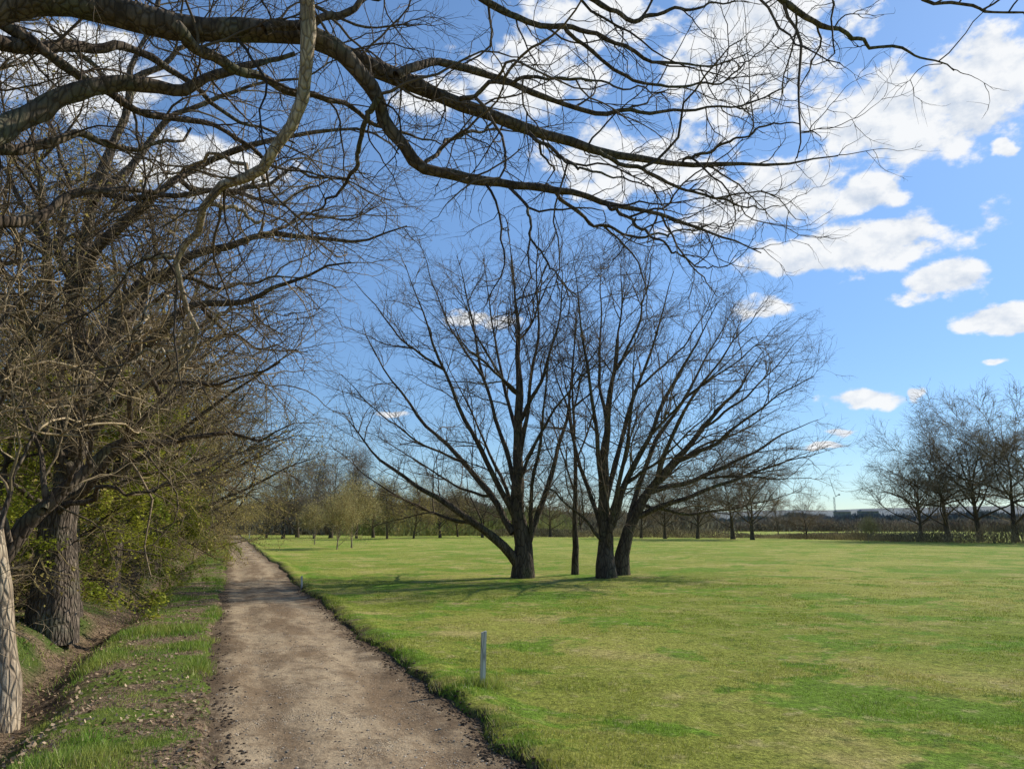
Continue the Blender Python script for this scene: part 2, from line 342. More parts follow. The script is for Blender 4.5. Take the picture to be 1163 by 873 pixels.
hand_tree('bare_tree','bare dark tree, left of the pair on the fairway, low limbs spreading left',
  [(594,655),(593,625),(590,585),(588,530),(590,470),(588,400),(585,330),(580,275),(577,250)],27,.30,.012,
  [([(588,643),(573,619),(545,598),(505,570),(460,545),(425,515),(395,475)],0,-1.5,.17,.012),
   ([(583,605),(560,563),(530,525),(490,490),(450,440),(415,380)],0,2.5,.13,.012),
   ([(586,590),(562,540),(530,480),(505,420),(480,350),(460,300)],0,-2.5,.12,.012),
   ([(588,560),(570,500),(550,430),(535,360),(520,290)],0,1.5,.10,.012),
   ([(590,520),(600,460),(610,390),(612,320),(610,260)],0,-1.5,.09,.012),
   ([(595,632),(612,585),(625,540),(640,490),(650,430),(655,375)],0,2.5,.13,.012),
   ([(588,500),(575,440),(560,380),(550,295)],0,3.2,.08,.012),
   ([(590,480),(615,430),(635,370),(640,305)],0,-3,.08,.012),
   ([(545,598),(500,585),(450,562),(415,540),(385,510)],-.3,2.5,.065,.01),
   ([(530,525),(480,505),(430,470),(390,425)],.8,-1,.055,.01),
   ([(505,420),(460,390),(430,350),(402,320)],-1.4,-3,.05,.01),
   ([(560,563),(520,555),(470,520),(415,490)],.5,3.5,.055,.01),
   ([(592,640),(585,590),(570,540),(545,490),(520,440),(500,400)],.2,3.5,.10,.01),
   ([(596,645),(603,600),(605,545),(618,490),(622,430),(628,370)],.3,-2.,.10,.01),
   ([(550,430),(510,370),(490,320),(478,275)],.7,3,.05,.01)],LV27,101,bark_mid,twig_warm,extra=6,pw=1.4,jit=.035)
hand_tree('bare_tree','bare dark tree on the fairway, front one of the right pair, upright fanning limbs',
  [(689,656),(688,625),(685,590),(684,540),(690,480),(700,420),(706,350),(706,295)],26,.27,.012,
  [([(686,610),(672,565),(655,510),(640,450),(622,395)],0,2,.10,.012),
   ([(686,575),(680,500),(668,430),(660,370),(652,300)],0,-2,.10,.012),
   ([(688,610),(708,555),(735,500),(762,440),(790,390),(815,345)],0,-1.5,.13,.012),
   ([(686,580),(705,510),(725,440),(745,380),(765,308)],0,2,.11,.012),
   ([(685,620),(665,590),(640,570),(612,540)],0,-1.5,.065,.012),
   ([(690,490),(680,410),(684,350),(682,290)],0,2.5,.065,.012),
   ([(700,420),(725,370),(735,325),(738,290)],0,-2.5,.055,.012),
   ([(710,550),(745,525),(785,490),(815,460)],-.3,-3,.06,.012),
   ([(735,500),(780,450),(815,420),(852,385)],-.5,-3.,.05,.01),
   ([(688,640),(697,575),(712,510),(722,440),(720,380)],.1,-2.5,.11,.01),
   ([(725,440),(770,400),(795,365),(818,322)],1.,3.,.045,.01)],LV27,102,bark_mid,twig_warm,extra=4,pw=1.4,xlen=.5,jit=.035)
hand_tree('bare_tree','bare dark tree on the fairway, rear one of the right pair, limbs sweeping right',
  [(705,651),(708,620),(714,595),(735,560),(765,525),(800,485),(835,445),(866,400)],27.3,.23,.012,
  [([(716,590),(760,572),(810,555),(855,535),(900,522),(934,514)],0,-1,.11,.01),
   ([(735,560),(790,545),(850,515),(895,490),(928,474)],0,2.5,.11,.01),
   ([(765,525),(810,505),(855,470),(895,442),(922,428)],0,-2,.09,.01),
   ([(712,605),(725,550),(745,500),(780,450),(805,398),(836,345)],0,2.5,.12,.01),
   ([(740,553),(760,500),(792,440),(828,395),(862,355)],0,-2.5,.10,.01),
   ([(728,572),(770,583),(820,580),(870,568),(908,558)],0,1.5,.065,.01),
   ([(800,485),(850,450),(885,412),(908,385)],0,2,.055,.01),
   ([(790,545),(840,540),(885,545),(920,544)],1.,-2,.05,.01),
   ([(720,585),(750,545),(790,510),(840,490),(890,462)],.2,3.5,.08,.01),
   ([(780,450),(825,420),(862,390),(885,365)],1.5,3,.05,.01)],LV27,103,bark_mid,twig_warm,extra=4,pw=1.1,xlen=.45,jit=.035)
hand_tree('slender_tree','slim straight bare tree standing between the two large fairway trees',
  [(653,647),(653,600),(653,545),(652,490),(650,430),(654,370),(656,340)],28,.11,.012,
  [([(653,560),(640,520),(628,480),(620,440)],0,1,.04,.01),([(652,530),(668,490),(680,450),(688,410)],0,-1,.04,.01),
   ([(652,500),(645,450),(635,400),(630,360)],0,-1,.04,.01),([(651,470),(662,420),(672,375)],0,1,.04,.01)],LV27,104,bark_mid,twig_warm,flare=.4,jit=.015)
LVO=[dict(dens=3.5,tmin=.08,len=(.35,1.4),ang=.88,sd=.3,rr=.0105,rmin=.0078,nseg=10,wig=.23,trop=.0,sides=5,taper=.35),
     dict(dens=6.2,tmin=.1,len=(.2,.72),ang=.82,sd=.3,rr=.0085,rmin=.0046,nseg=6,wig=.24,trop=.01,sides=4),
     dict(dens=9.5,tmin=.1,len=(.08,.30),ang=.75,sd=.3,rr=.009,rmin=.0029,nseg=3,wig=.24,trop=.03,sides=3)]
tb=[(-6.6,4.6,-.1),(-6.6,4.7,1.5),(-6.4,4.9,3.2),(-6.1,5.2,5.0),(-5.6,5.6,6.8),(-5.2,6.0,8.6),(-4.8,6.2,10.2)]
hand_tree('overhanging_oak','dark gnarled oak whose long crooked boughs hang over the track along the top',tb,6,.42,.10,
  [([(-130,260),(-60,190),(0,145),(60,108),(130,95),(200,103),(265,80),(330,60)],-.6,1.2,.145,.025),
   ([(-160,120),(-60,30),(30,-5),(120,12),(200,30),(280,34),(345,36),(400,68),(450,86),(520,118),(600,150),(680,172),(770,185),(860,188),(945,180)],-.6,1.8,.16,.006),
   ([(345,36),(400,72),(428,110),(440,150),(480,190),(540,206),(620,210),(690,232),(760,245),(820,268),(865,286)],.2,1.6,.082,.006),
   ([(300,34),(370,22),(430,-4),(500,-30)],.1,.8,.05,.015),
   ([(450,86),(490,70),(540,80),(600,105),(680,130),(760,128),(840,120),(900,95)],.5,2.4,.045,.006),
   ([(500,-40),(550,0),(610,28),(680,40),(740,70),(800,78),(850,62)],.6,1.6,.042,.006),
   ([(620,-40),(660,-5),(720,20),(790,10),(850,-10)],.6,1.4,.035,.006),
   ([(680,172),(740,200),(800,222),(850,235),(895,235)],1.0,2.2,.024,.005),
   ([(575,208),(598,232),(606,268),(622,305),(650,330)],1.0,.3,.018,.005),
   ([(690,232),(730,262),(780,296),(820,308)],1.1,.6,.020,.005),
   ([(780,-60),(850,-15),(900,8),(940,28),(975,50),(1025,55),(1080,78)],-.4,.4,.042,.006),
   ([(860,-60),(930,-40),(1010,-15),(1080,5),(1150,15),(1200,20)],-.4,.2,.030,.006),
   ([(520,118),(560,95),(620,85),(690,95),(750,105)],.8,-.4,.024,.005),
   ([(770,185),(830,160),(880,140),(930,150)],1.5,.9,.018,.005),
   ([(200,30),(250,70),(310,95),(380,110),(440,150),(500,160)],-.2,2.,.055,.008),
   ([(430,110),(410,160),(400,200),(370,230),(340,250)],.4,1.5,.030,.006),
   ([(-150,60),(-40,40),(40,55),(120,50),(190,70),(250,130),(330,160)],-.5,2.5,.09,.012),
   ([(-150,200),(-60,160),(20,170),(90,150),(160,170),(220,150)],-.4,1.5,.08,.012),
   ([(-140,320),(-50,260),(30,250),(100,215),(170,220),(230,190)],-.4,2.,.075,.012),
   ([(-150,-40),(0,-60),(120,-30),(220,0),(300,-20),(400,30),(470,30)],-.3,1.8,.06,.008),
   ([(-140,20),(-20,10),(80,80),(160,130),(240,140),(310,190),(390,205)],-.3,2.6,.07,.008),
   ([(600,150),(650,190),(700,200),(760,215)],.9,.1,.020,.005),
   ([(620,210),(670,255),(720,270),(780,265),(830,250)],1.1,2.2,.022,.005),
   ([(640,28),(700,85),(760,100),(830,90),(880,40)],.9,2.0,.022,.005),
   ([(480,190),(520,150),(580,140),(640,160),(700,190)],.8,2.6,.022,.005),
   ([(-100,-160),(60,-230),(220,-210),(330,-130),(358,-50),(340,10),(350,60),(346,120),(328,165),(300,205),(262,214),(236,232),(228,262),(196,286),(208,330),(207,365),(219,395),(196,420),(186,450)],-.8,1.8,.125,.014,bark_light),
   ([(215,395),(250,355),(290,350),(340,362)],1.7,1.0,.016,.005,bark_light),
   ([(196,286),(160,300),(110,330),(60,335)],1.4,1.,.026,.006,bark_light),
   ([(219,395),(170,400),(120,420),(80,455)],1.7,1.3,.022,.006,bark_light),
   ([(236,232),(280,240),(310,270),(350,268)],1.3,2.2,.026,.006,bark_light),
   ([(300,205),(270,180),(230,180),(190,200),(150,195)],1.3,2.2,.026,.006,bark_light),
   ([(208,330),(170,350),(150,390),(110,400)],1.5,1.,.018,.006,bark_light)],
  LVO,201,bark_oak,twig_dark,base=True,n=36,jit=.021)
LVH=[dict(dens=3.0,tmin=.08,len=(.7,2.1),ang=.88,sd=.3,rr=.010,rmin=.0105,nseg=9,wig=.22,trop=-.005,sides=4,taper=.35,zmin=-.5),
     dict(dens=4.8,tmin=.1,len=(.4,1.15),ang=.82,sd=.3,rr=.009,rmin=.0062,nseg=5,wig=.24,trop=.0,sides=3,zmin=-.5),
     dict(dens=6.8,tmin=.1,len=(.15,.5),ang=.75,sd=.3,rr=.009,rmin=.0043,nseg=3,wig=.24,trop=.02,sides=3)]
hand_tree('hedgerow_oak','stout rough barked oak beyond the ditch at left with tangled limbs',
  [(58,716),(62,660),(66,610),(75,560),(85,500),(95,430),(88,330),(105,230),(140,120),(180,0),(200,-100)],(12.4,13.),.30,.04,
  [([(82,500),(150,400),(230,350),(310,330),(390,300)],0,-1,.13,.012),
   ([(92,420),(150,330),(235,290),(300,268),(380,275),(460,262)],0,1,.13,.012),
   ([(88,330),(130,270),(200,200),(290,160),(400,140),(470,170)],0,-1,.10,.012),
   ([(105,230),(170,150),(250,100),(330,90),(410,60)],0,1.5,.08,.010),
   ([(72,570),(140,512),(220,492),(290,495),(335,480)],0,-.5,.09,.010),
   ([(78,540),(40,470),(0,440),(-60,420)],0,-1.5,.10,.010),
   ([(92,420),(40,360),(-10,330),(-70,300)],0,-1,.09,.010),
   ([(88,320),(40,250),(0,190),(-60,150)],0,1,.08,.010),
   ([(140,120),(90,60),(40,10),(0,-40)],0,-1,.06,.010),
   ([(110,220),(180,230),(250,215),(330,230),(390,215)],0,-2.,.07,.01),
   ([(150,90),(230,40),(310,20),(380,-20)],.2,2,.06,.01),
   ([(80,520),(130,450),(190,430),(260,440),(310,420)],0,-1.5,.07,.01),
   ([(90,430),(140,380),(180,300),(160,220),(190,150)],0,2,.08,.01),
   ([(88,330),(60,280),(80,200),(50,130),(70,60)],0,2,.07,.01),
   ([(150,330),(210,310),(260,330),(320,310),(370,320)],.3,2.2,.05,.01),
   ([(200,200),(260,230),(330,190),(380,200),(440,230)],-.5,1.2,.05,.01),
   ([(300,268),(350,240),(400,250),(440,225)],.4,2.,.035,.008),
   ([(230,350),(270,380),(300,390),(345,400)],-.3,1.,.035,.008),
   ([(72,585),(110,560),(150,560),(200,545)],0,-1.,.05,.008),
   ([(70,580),(30,560),(-10,530),(-40,500)],0,-1.5,.06,.01)],
  LVH,202,bark_oak,twig_mid,n=20,jit=.055,pw=2.0,flare=.42,tbark=bark_trunk,sides=16)
hand_tree('leaning_tree','dark trunk entering at the left edge and leaning up over the ditch',
  [(-75,770),(-35,680),(0,628),(35,590),(70,560),(105,530),(145,495),(185,455),(205,425)],(8.6,9.4),.16,.012,
  [([(50,578),(50,520),(20,450),(-20,420)],.2,1,.04,.008),
   ([(145,495),(150,440),(95,390),(30,370),(-20,350)],.6,-1,.035,.008),
   ([(105,530),(100,480),(60,440),(10,425)],.4,-.6,.03,.008),
   ([(10,615),(-10,560),(-20,500),(10,440),(30,390)],.1,-.6,.045,.008),
   ([(70,560),(95,510),(90,460),(130,420)],.3,-.6,.03,.008),
   ([(185,455),(160,410),(120,370),(60,340),(0,335)],.8,.2,.028,.007)],
  [dict(LVH[0],zmin=0.,dens=2.8),dict(LVH[1],zmin=-.2),LVH[2]],213,bark_oak,twig_tan,n=24,jit=.02,flare=.2,pw=1.1)
hand_tree('slender_tree','slim grey trunk at the left edge of the picture beside the ditch',
  [(2,800),(3,740),(0,680),(-3,620),(-20,540),(-45,440),(-55,330),(-40,220)],(7.8,7.8),.13,.012,
  [([(-3,610),(20,530),(50,470),(90,430)],0,.4,.028,.006),([(-25,520),(0,430),(40,360),(90,310)],0,-.4,.028,.006),
   ([(-45,440),(10,350),(60,310),(120,260)],0,.5,.03,.006)],LVH,204,bark_trunk,twig_tan,n=18,jit=.012,flare=.45,pw=1.6,tbark=bark_light)
# ---- automatic trees
def auto_meshes(seed,H,tr0,nl,start,lang,llen,levels,bark,twig,nseg=14,wig=.05,lean=(0,0),ltrop=.03,lwig=.10,leaves=None,sep=True,limb_r=.012,pw=1.3,cut=.75,flat=.5,tbark=None):
    rg=np.random.default_rng(seed)
    tp,_=grow(np.array([[0,0,-.15]]),np.array([[lean[0],lean[1],1.]]),np.array([H*.9]),np.array([tr0]),.1,nseg,wig,.06,rg)
    tr=trunk_radii(nseg+1,tr0,.02,.45,pw)[None]
    t=np.sort(rg.uniform(start,.95,nl)); i=(t*nseg).astype(int); w=(t*nseg-i)[:,None]
    p=tp[0,i]*(1-w)+tp[0,np.minimum(i+1,nseg)]*w
    az=np.arange(nl)*2.4+rg.uniform(-.4,.4,nl); el=rg.normal(lang,.15,nl)+t*.4
    d=np.stack([np.cos(az)*np.cos(el),np.sin(az)*np.cos(el),np.sin(el)],-1)
    LL=llen*(1.1-cut*t)*rg.uniform(.8,1.15,nl)
    lp,lr=grow(p,d,LL,np.minimum(LL*limb_r+.01,tr[0,i]*.7),.15,nseg,lwig,ltrop,rg)
    allp=np.concatenate([lp,resample(tp[0,nseg//3:],nseg+1)[None]]); allr=np.concatenate([lr,np.linspace(tr[0,nseg//3],.03,nseg+1)[None]])
    ch,tips=crown(allp,allr,levels,rg); out=[]
    if sep:
        out.append(('trunk',mesh_np('trunk',*tubes(tp,tr,10)),tbark or bark))
        for k in range(nl): out.append(('limb',mesh_np('limb',*tubes(lp[k:k+1],lr[k:k+1],6)),bark))
    else: out.append(('trunk',mesh_np('trunk',*merge([tubes(tp,tr,8),tubes(lp,lr,5)])),bark))
    out.append(('crown',mesh_np('crown',*merge(ch)),twig))
    if leaves:
        num,size,mt,spread=leaves; tt=tips.reshape(-1,3); c=tt[rg.integers(0,len(tt),num)]+rg.normal(0,spread,(num,3))
        out.append(('foliage',mesh_np('foliage',*leaf_quads(c,size,rg,flat),smooth=False),mt))
    return out
def place(meshes,name,label,x,y,s=1.,rz=0.,group=None,cat='tree',sz=None):
    rt=root(name,(x,y,gz(x,y)),label,cat,group); rt.scale=(s,s,s*(sz or 1)); rt.rotation_euler=(0,0,rz)
    for nm,me,mt in meshes: link(nm,me,mt,rt)
    return rt
LVR=[dict(dens=2.2,tmin=.08,len=(.9,2.6),ang=.85,sd=.3,rr=.010,rmin=.013,nseg=7,wig=.22,trop=.0,sides=4),
     dict(dens=3.7,tmin=.1,len=(.5,1.4),ang=.8,sd=.3,rr=.009,rmin=.009,nseg=4,wig=.24,trop=.0,sides=3),
     dict(dens=5.6,tmin=.1,len=(.2,.6),ang=.75,sd=.3,rr=.009,rmin=.0068,nseg=3,wig=.22,trop=.02,sides=3)]
HA=auto_meshes(301,12,.27,15,.16,.35,6.,LVR,bark_oak,twig_mid,tbark=bark_trunk)
HB=auto_meshes(302,10.5,.22,16,.12,.25,5.4,LVR,bark_oak,twig_mid,leaves=(6000,.05,leaf_olive,.1),tbark=bark_trunk)
HC=auto_meshes(303,9.,.16,17,.06,.3,4.9,LVR,bark_mid,twig_olive,leaves=(18000,.06,leaf_olive,.14))
ords=['nearest','second','third','fourth','fifth','sixth','seventh','eighth','ninth','tenth','eleventh','twelfth']
row=[(16.2,-2.8,HA,.95,0.),(20,-2.6,HB,1.05,2.),(24.5,-2.7,HA,1.,3.),(28,-2.7,HB,1.1,1.),(32,-2.7,HB,1.15,4.),(36,-2.7,HC,1.15,5.),(42,-2.8,HA,1.1,.7),(47,-2.7,HC,1.25,2.2),(55,-2.8,HB,1.25,3.3),(64,-2.8,HC,1.35,.3),(76,-3.2,HC,1.4,2.9),(92,-3.4,HB,1.4,4.9)]
for i,(a,c,mm,s,rz) in enumerate(row):
    x,y=to_xy(c,a); place(mm,'hedgerow_tree','leafless hedgerow tree beyond the ditch, %s of the row behind the stout oak'%ords[i],x,y,s,rz,'trees in the hedgerow left of the track')
for i,(a,c,mm,s,rz) in enumerate([(8.5,-7,HA,1,1.5),(12,-5.6,HB,1.05,5.1),(14,-8,HB,1.1,3.1),(18,-5.2,HC,1.1,.9),(20,-8.5,HA,1.05,4.4),(23,-5.,HB,1.1,2.7),(28,-9,HB,1.1,.4),(31,-5.2,HC,1.15,3.9),(38,-9,HA,1.,2.6),(45,-5.4,HB,1.2,1.7)]):
    x,y=to_xy(c,a); place(mm,'woodland_tree','leafless tree deeper in the wood behind the hedgerow, %s from the camera'%ords[i],x,y,s,rz,'trees behind the hedgerow')
LVS=[dict(dens=2.6,tmin=.1,len=(.5,1.4),ang=.7,sd=.3,rr=.010,rmin=.008,nseg=5,wig=.15,trop=.0,sides=3),
     dict(dens=5.,tmin=.1,len=(.25,.7),ang=.7,sd=.3,rr=.009,rmin=.005,nseg=3,wig=.2,trop=-.02,sides=3)]
GS=auto_meshes(401,4.6,.09,15,.10,.12,2.9,LVS,bark_mid,twig_mid,leaves=(34000,.058,leaf_green,.05),lwig=.07,ltrop=-.01,flat=1.3)
GS2=auto_meshes(402,4.2,.08,15,.10,.10,2.7,LVS,bark_mid,twig_mid,leaves=(30000,.055,leaf_green,.05),lwig=.07,ltrop=-.01,flat=1.3)
for i,(a,c,mm,s,rz) in enumerate([(15.6,-3.8,GS,1.05,0.),(19.0,-3.3,GS2,1.15,1.),(23.0,-3.4,GS,1.1,2.),(28.,-3.2,GS2,1.1,3.),(35,-3.2,GS,1.1,4.)]):
    x,y=to_xy(c,a); place(mm,'leafy_shrub','green shrub in fresh leaf beyond the ditch, %s of five'%(['nearest','second','third','fourth','farthest'][i]),x,y,s,rz,'leafy shrubs in the hedgerow','shrub')
def bush(seed,H,n,twig,leaves=None):
    rg=np.random.default_rng(seed); az=rg.uniform(0,6.28,n); d=np.stack([np.cos(az)*.8,np.sin(az)*.8,rg.uniform(.4,1.4,n)],-1)
    p=np.zeros((n,3)); p[:,:2]=rg.normal(0,.18,(n,2)); p[:,2]=-.05
    st,sr=grow(p,d,rg.uniform(.6,1.2,n)*H,np.full(n,.010),.3,10,.16,-.04,rg)
    lv=[dict(dens=3.6,tmin=.1,len=(.25,.8),ang=.8,sd=.3,rr=.008,rmin=.0045,nseg=5,wig=.26,trop=.0,sides=3),dict(dens=6.5,tmin=.1,len=(.1,.35),ang=.8,sd=.3,rr=.009,rmin=.003,nseg=3,wig=.26,trop=.0,sides=3)]
    ch,tips=crown(st,sr,lv,rg)
    out=[('branches',mesh_np('branches',*merge([tubes(st,sr,5)]+ch)),twig)]
    if leaves:
        num,size,mt=leaves; tt=tips.reshape(-1,3); c=tt[rg.integers(0,len(tt),num)]+rg.normal(0,.05,(num,3)); out.append(('foliage',mesh_np('foliage',*leaf_quads(c,size,rg),smooth=False),mt))
    return out
BA=bush(501,1.9,28,twig_mid); BB=bush(502,1.5,30,twig_mid,(1500,.04,leaf_olive)); BC=bush(503,2.2,28,twig_tan)
rb=np.random.default_rng(77)
a=8.
while a<70:
    for c0 in (-3.1,-4.4,-6.0):
        if c0<-5 and a>35: continue
        if c0>-3.3 and 9.5<a<15.: continue
        i=int(rb.integers(0,3)); x,y=to_xy(c0+rb.normal(0,.2),a+rb.normal(0,.5))
        place([BA,BB,BC][i],'bare_bush','leafless twiggy bush in the undergrowth along the far side of the ditch',x,y,rb.uniform(.75,1.15),rb.uniform(0,6.28),'leafless bushes along the ditch','bush')
    a*=1.11
# ---- distant trees
LVF=[dict(dens=2.0,tmin=.1,len=(1.4,3.4),ang=.75,sd=.25,rr=.010,rmin=.032,nseg=5,wig=.16,trop=.01,sides=3,zmin=-.2),
     dict(dens=3.0,tmin=.1,len=(.8,1.9),ang=.75,sd=.25,rr=.010,rmin=.020,nseg=4,wig=.18,trop=.01,sides=3),
     dict(dens=3.8,tmin=.1,len=(.4,1.1),ang=.7,sd=.25,rr=.01,rmin=.013,nseg=2,wig=.16,trop=.02,sides=3)]
FA=auto_meshes(601,11.5,.30,18,.18,.42,8.0,LVF,bark_mid,twig_mid,sep=False,cut=.32)
FB=auto_meshes(602,10.5,.32,18,.18,.40,8.0,LVF,bark_mid,twig_mid,sep=False,cut=.32)
FC=auto_meshes(603,13,.17,16,.12,.8,5.5,LVF,bark_mid,twig_far,sep=False)
FD=auto_meshes(604,7,.08,24,.06,.85,2.9,LVF,bark_light,twig_olive,sep=False,leaves=(6500,.11,leaf_birch,.22))
FE=auto_meshes(605,11,.2,14,.12,.5,5.5,LVF,bark_mid,twig_far,sep=False,leaves=(9000,.2,leaf_olive,.4))
def at(px,Y): return ((px-581.5)/F*Y/1.018,Y)
def far(px,Y,mm,top,name,label,group,H0,rz):
    x,y=at(px,Y); h=P(px,top,Y)[2]; place(mm,name,label,x,y,h/H0,rz,group)
for i,(px,Y,mm,H0,top,lb) in enumerate([(1045,98,FA,14.5,500,'leftmost'),(1076,95,FB,13.5,478,'second from left'),(1112,92,FA,14.5,460,'third from left'),(1152,88,FB,13.5,460,'by the right edge'),(1192,84,FA,14.5,452,'cut by the right edge')]):
    far(px,Y,mm,top,'bare_tree','tall bare tree at the right end of the fairway, '+lb,'tall trees at the right end of the fairway',H0,i*1.3+.4)
for i,(px,Y,mm,H0,top,lb) in enumerate([(792,112,FA,14.5,520,'just right of the right pair'),(832,108,FB,13.5,514,'left of two broad ones'),(854,104,FA,14.5,508,'right of two broad ones'),(884,130,FC,13,560,'small and thin'),(916,112,FB,13.5,562,'small and round crowned'),(755,118,FA,14.5,528,'behind the right pair'),(728,125,FB,13.5,540,'low behind the right pair'),(660,145,FA,14.5,535,'behind the slim straight tree'),(625,135,FB,13.5,542,'between the large trees')]):
    far(px,Y,mm,top,'bare_tree','distant bare tree across the fairway, '+lb,'distant trees across the fairway',H0,i*2.1)
for i,(px,Y,mm,H0,top,lb) in enumerate([(303,130,FA,14.5,545,'first from the track'),(322,120,FB,13.5,532,'second from the track'),(338,135,FB,13.5,520,'third from the track'),(357,110,FC,13,515,'fourth from the track'),(376,125,FA,13,514,'fifth from the track'),(405,118,FC,13,515,'sixth from the track'),(424,135,FA,14.5,530,'seventh from the track'),(440,110,FE,11,548,'pale yellowish one'),(470,115,FE,11,552,'second pale yellowish one'),(500,125,FA,14.5,536,'behind the low left limbs'),(520,140,FE,11,556,'faint one behind the left limbs'),(548,130,FB,13.5,546,'nearest to the large left trunk')]):
    far(px,Y,mm,top,'far_tree','distant tree at the end of the fairway, '+lb,'distant trees at the end of the fairway',H0,i*1.7)
for i,(px,Y,top,lb) in enumerate([(384,62,560,'leftmost of three'),(400,66,548,'middle of three, tallest'),(358,76,575,'closest to the track, smallest')]):
    far(px,Y,FD,top,'young_tree','young yellowish tree on the far fairway, '+lb,'young yellowish trees',7,i*2.)
far(985,88,FD,588,'young_tree','small tan sapling by the edge of the right fairway',None,7,.5)
# ---- distant woodland & hedges (uncountable)
def slivers(xs,ys,hs,n,w,rg,fr):
    i=rg.integers(0,len(xs),n); x=xs[i]+rg.normal(0,2.0,n); y=ys[i]+rg.normal(0,4,n)
    H=hs[i]*(.35+.95*fbm(x*fr,y*.03,91,3)+.25*(fbm(x*fr*4,y*.1,95,2)-.5)); z0=rg.uniform(0,.85,n)*H; h=rg.uniform(.12,.3,n)*H; lx=rg.normal(0,.4,n)*h
    z0=z0-.2
    V=np.stack([np.stack([x-w,y,z0],-1),np.stack([x+w,y+w,z0],-1),np.stack([x+lx,y,np.minimum(z0+h,H*1.08)],-1)],1)
    return V.reshape(-1,3),np.arange(n*3).reshape(n,3)
rg=np.random.default_rng(8)
def band(pts,name,label,cat,n,w,mat,fr=.09):
    pts=np.array(pts,float); t=np.linspace(0,1,600); s=np.linspace(0,1,len(pts))
    px=np.interp(t,s,pts[:,0]); Yd=np.interp(t,s,pts[:,1]); top=np.interp(t,s,pts[:,2])
    x=(px-581.5)/F*Yd/1.018; h=np.array([P(a,b,c)[2] for a,b,c in zip(px,top,Yd)])
    o=link(name,mesh_np(name,*slivers(x,Yd,h,n,w,rg,fr),smooth=False),mat); tag(o,label,cat,kind='stuff')
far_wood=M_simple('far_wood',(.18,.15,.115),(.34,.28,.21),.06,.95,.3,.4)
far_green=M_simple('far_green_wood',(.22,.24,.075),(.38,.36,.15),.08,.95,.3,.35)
blue_wood=M_simple('hazy_wood',(.15,.17,.185),(.205,.21,.20),.01,1.,0,.15)  # bluish grey: aerial haze is painted into the base colour
hedge_m=M_simple('hedge_scrub',(.17,.135,.08),(.38,.295,.175),.25,.95,.25,.45)
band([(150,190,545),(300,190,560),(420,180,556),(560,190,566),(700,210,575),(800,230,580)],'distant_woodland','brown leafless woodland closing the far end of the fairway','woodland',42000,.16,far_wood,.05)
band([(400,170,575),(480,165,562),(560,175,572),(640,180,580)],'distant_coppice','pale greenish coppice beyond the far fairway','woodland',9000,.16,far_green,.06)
band([(560,150,598),(700,140,596),(850,125,600),(960,110,602)],'far_hedge','low dark hedge along the far edge of the fairway','hedge',12000,.08,hedge_m,.15)
band([(940,108,605),(1000,98,602),(1060,92,594),(1200,80,584)],'scrub','brown scrub under the tall trees at right','hedge',11000,.05,hedge_m,.16)
band([(640,400,590),(800,380,588),(950,360,590),(1200,330,580)],'valley_hedges','brown hedges and trees in the valley beyond the fairway','woodland',20000,.35,far_wood,.03)
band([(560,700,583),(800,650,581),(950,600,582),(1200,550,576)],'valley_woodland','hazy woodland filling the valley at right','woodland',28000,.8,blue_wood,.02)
hx=np.linspace(-2600,2600,200); rows=[]
for k,(Yh,f) in enumerate([(1300,0),(1450,.55),(1650,.9),(1900,1.),(2300,.7)]):
    rows.append(np.stack([hx,np.full_like(hx,Yh),f*(20+46*fbm(hx*.0016+4,hx*0+.3,5,3)*ss(hx,-500,900)+8*fbm(hx*.01,hx*0,6))-1],-1))
mH=M_simple('hazy_hill',(.15,.18,.20),(.20,.215,.20),.006,1.,0,0)  # haze over the ridge is tinted into its own colour
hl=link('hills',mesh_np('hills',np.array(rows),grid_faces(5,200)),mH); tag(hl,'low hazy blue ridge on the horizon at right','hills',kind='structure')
# ---------------------------------------------------------------- small objects
def box(bm,x0,x1,y0,y1,z0,z1,tx=0,ty=0):
    v=[bm.verts.new(c) for c in [(x0,y0,z0),(x1,y0,z0),(x1,y1,z0),(x0,y1,z0),(x0+tx,y0+ty,z1),(x1-tx,y0+ty,z1),(x1-tx,y1-ty,z1),(x0+tx,y1-ty,z1)]]
    for f in [(0,3,2,1),(4,5,6,7),(0,1,5,4),(1,2,6,5),(2,3,7,6),(3,0,4,7)]: bm.faces.new([v[i] for i in f])
def bmo(name,bm,mat,parent=None,loc=None,bev=0):
    if bev: bmesh.ops.bevel(bm,geom=bm.edges[:],offset=bev,segments=2,affect='EDGES')
    bmesh.ops.recalc_face_normals(bm,faces=bm.faces[:])
    me=bpy.data.meshes.new(name); bm.to_mesh(me); bm.free(); return link(name,me,mat,parent,loc)
wood=M_bark('weathered_wood',(.50,.46,.39),(.72,.67,.58),(.52,.48,.38),14.,.5,.004,.08)
whitep=M_simple('white_post_paint',(.62,.62,.6),(.75,.74,.7),5.,.6,0,0)
def stake(px,py,h,w,label,lean,mat,name='marker_stake'):
    v=(436.5-py)/F; zf=sp+v*cp; t=-CH/zf; x=(px-581.5)/F*t; y=t*(cp-v*sp)
    bm=bmesh.new()
    box(bm,-w/2,w/2,-w*.35,w*.35,-.12,h,w*.04,w*.03)
    for v_ in bm.verts:
        if v_.co.z>h-.01: v_.co.z+=(v_.co.x*.35)
    bmesh.ops.subdivide_edges(bm,edges=[e for e in bm.edges if abs(e.verts[0].co.z-e.verts[1].co.z)>h*.5],cuts=5)
    for v_ in bm.verts: v_.co.x+=random.uniform(-.03,.03)*w; v_.co.y+=random.uniform(-.03,.03)*w
    o=bmo(name,bm,mat,None,(x,y,gz(x,y)),w*.06); o.rotation_euler=(lean[0],lean[1],.25); tag(o,label,'stake'); return x,y
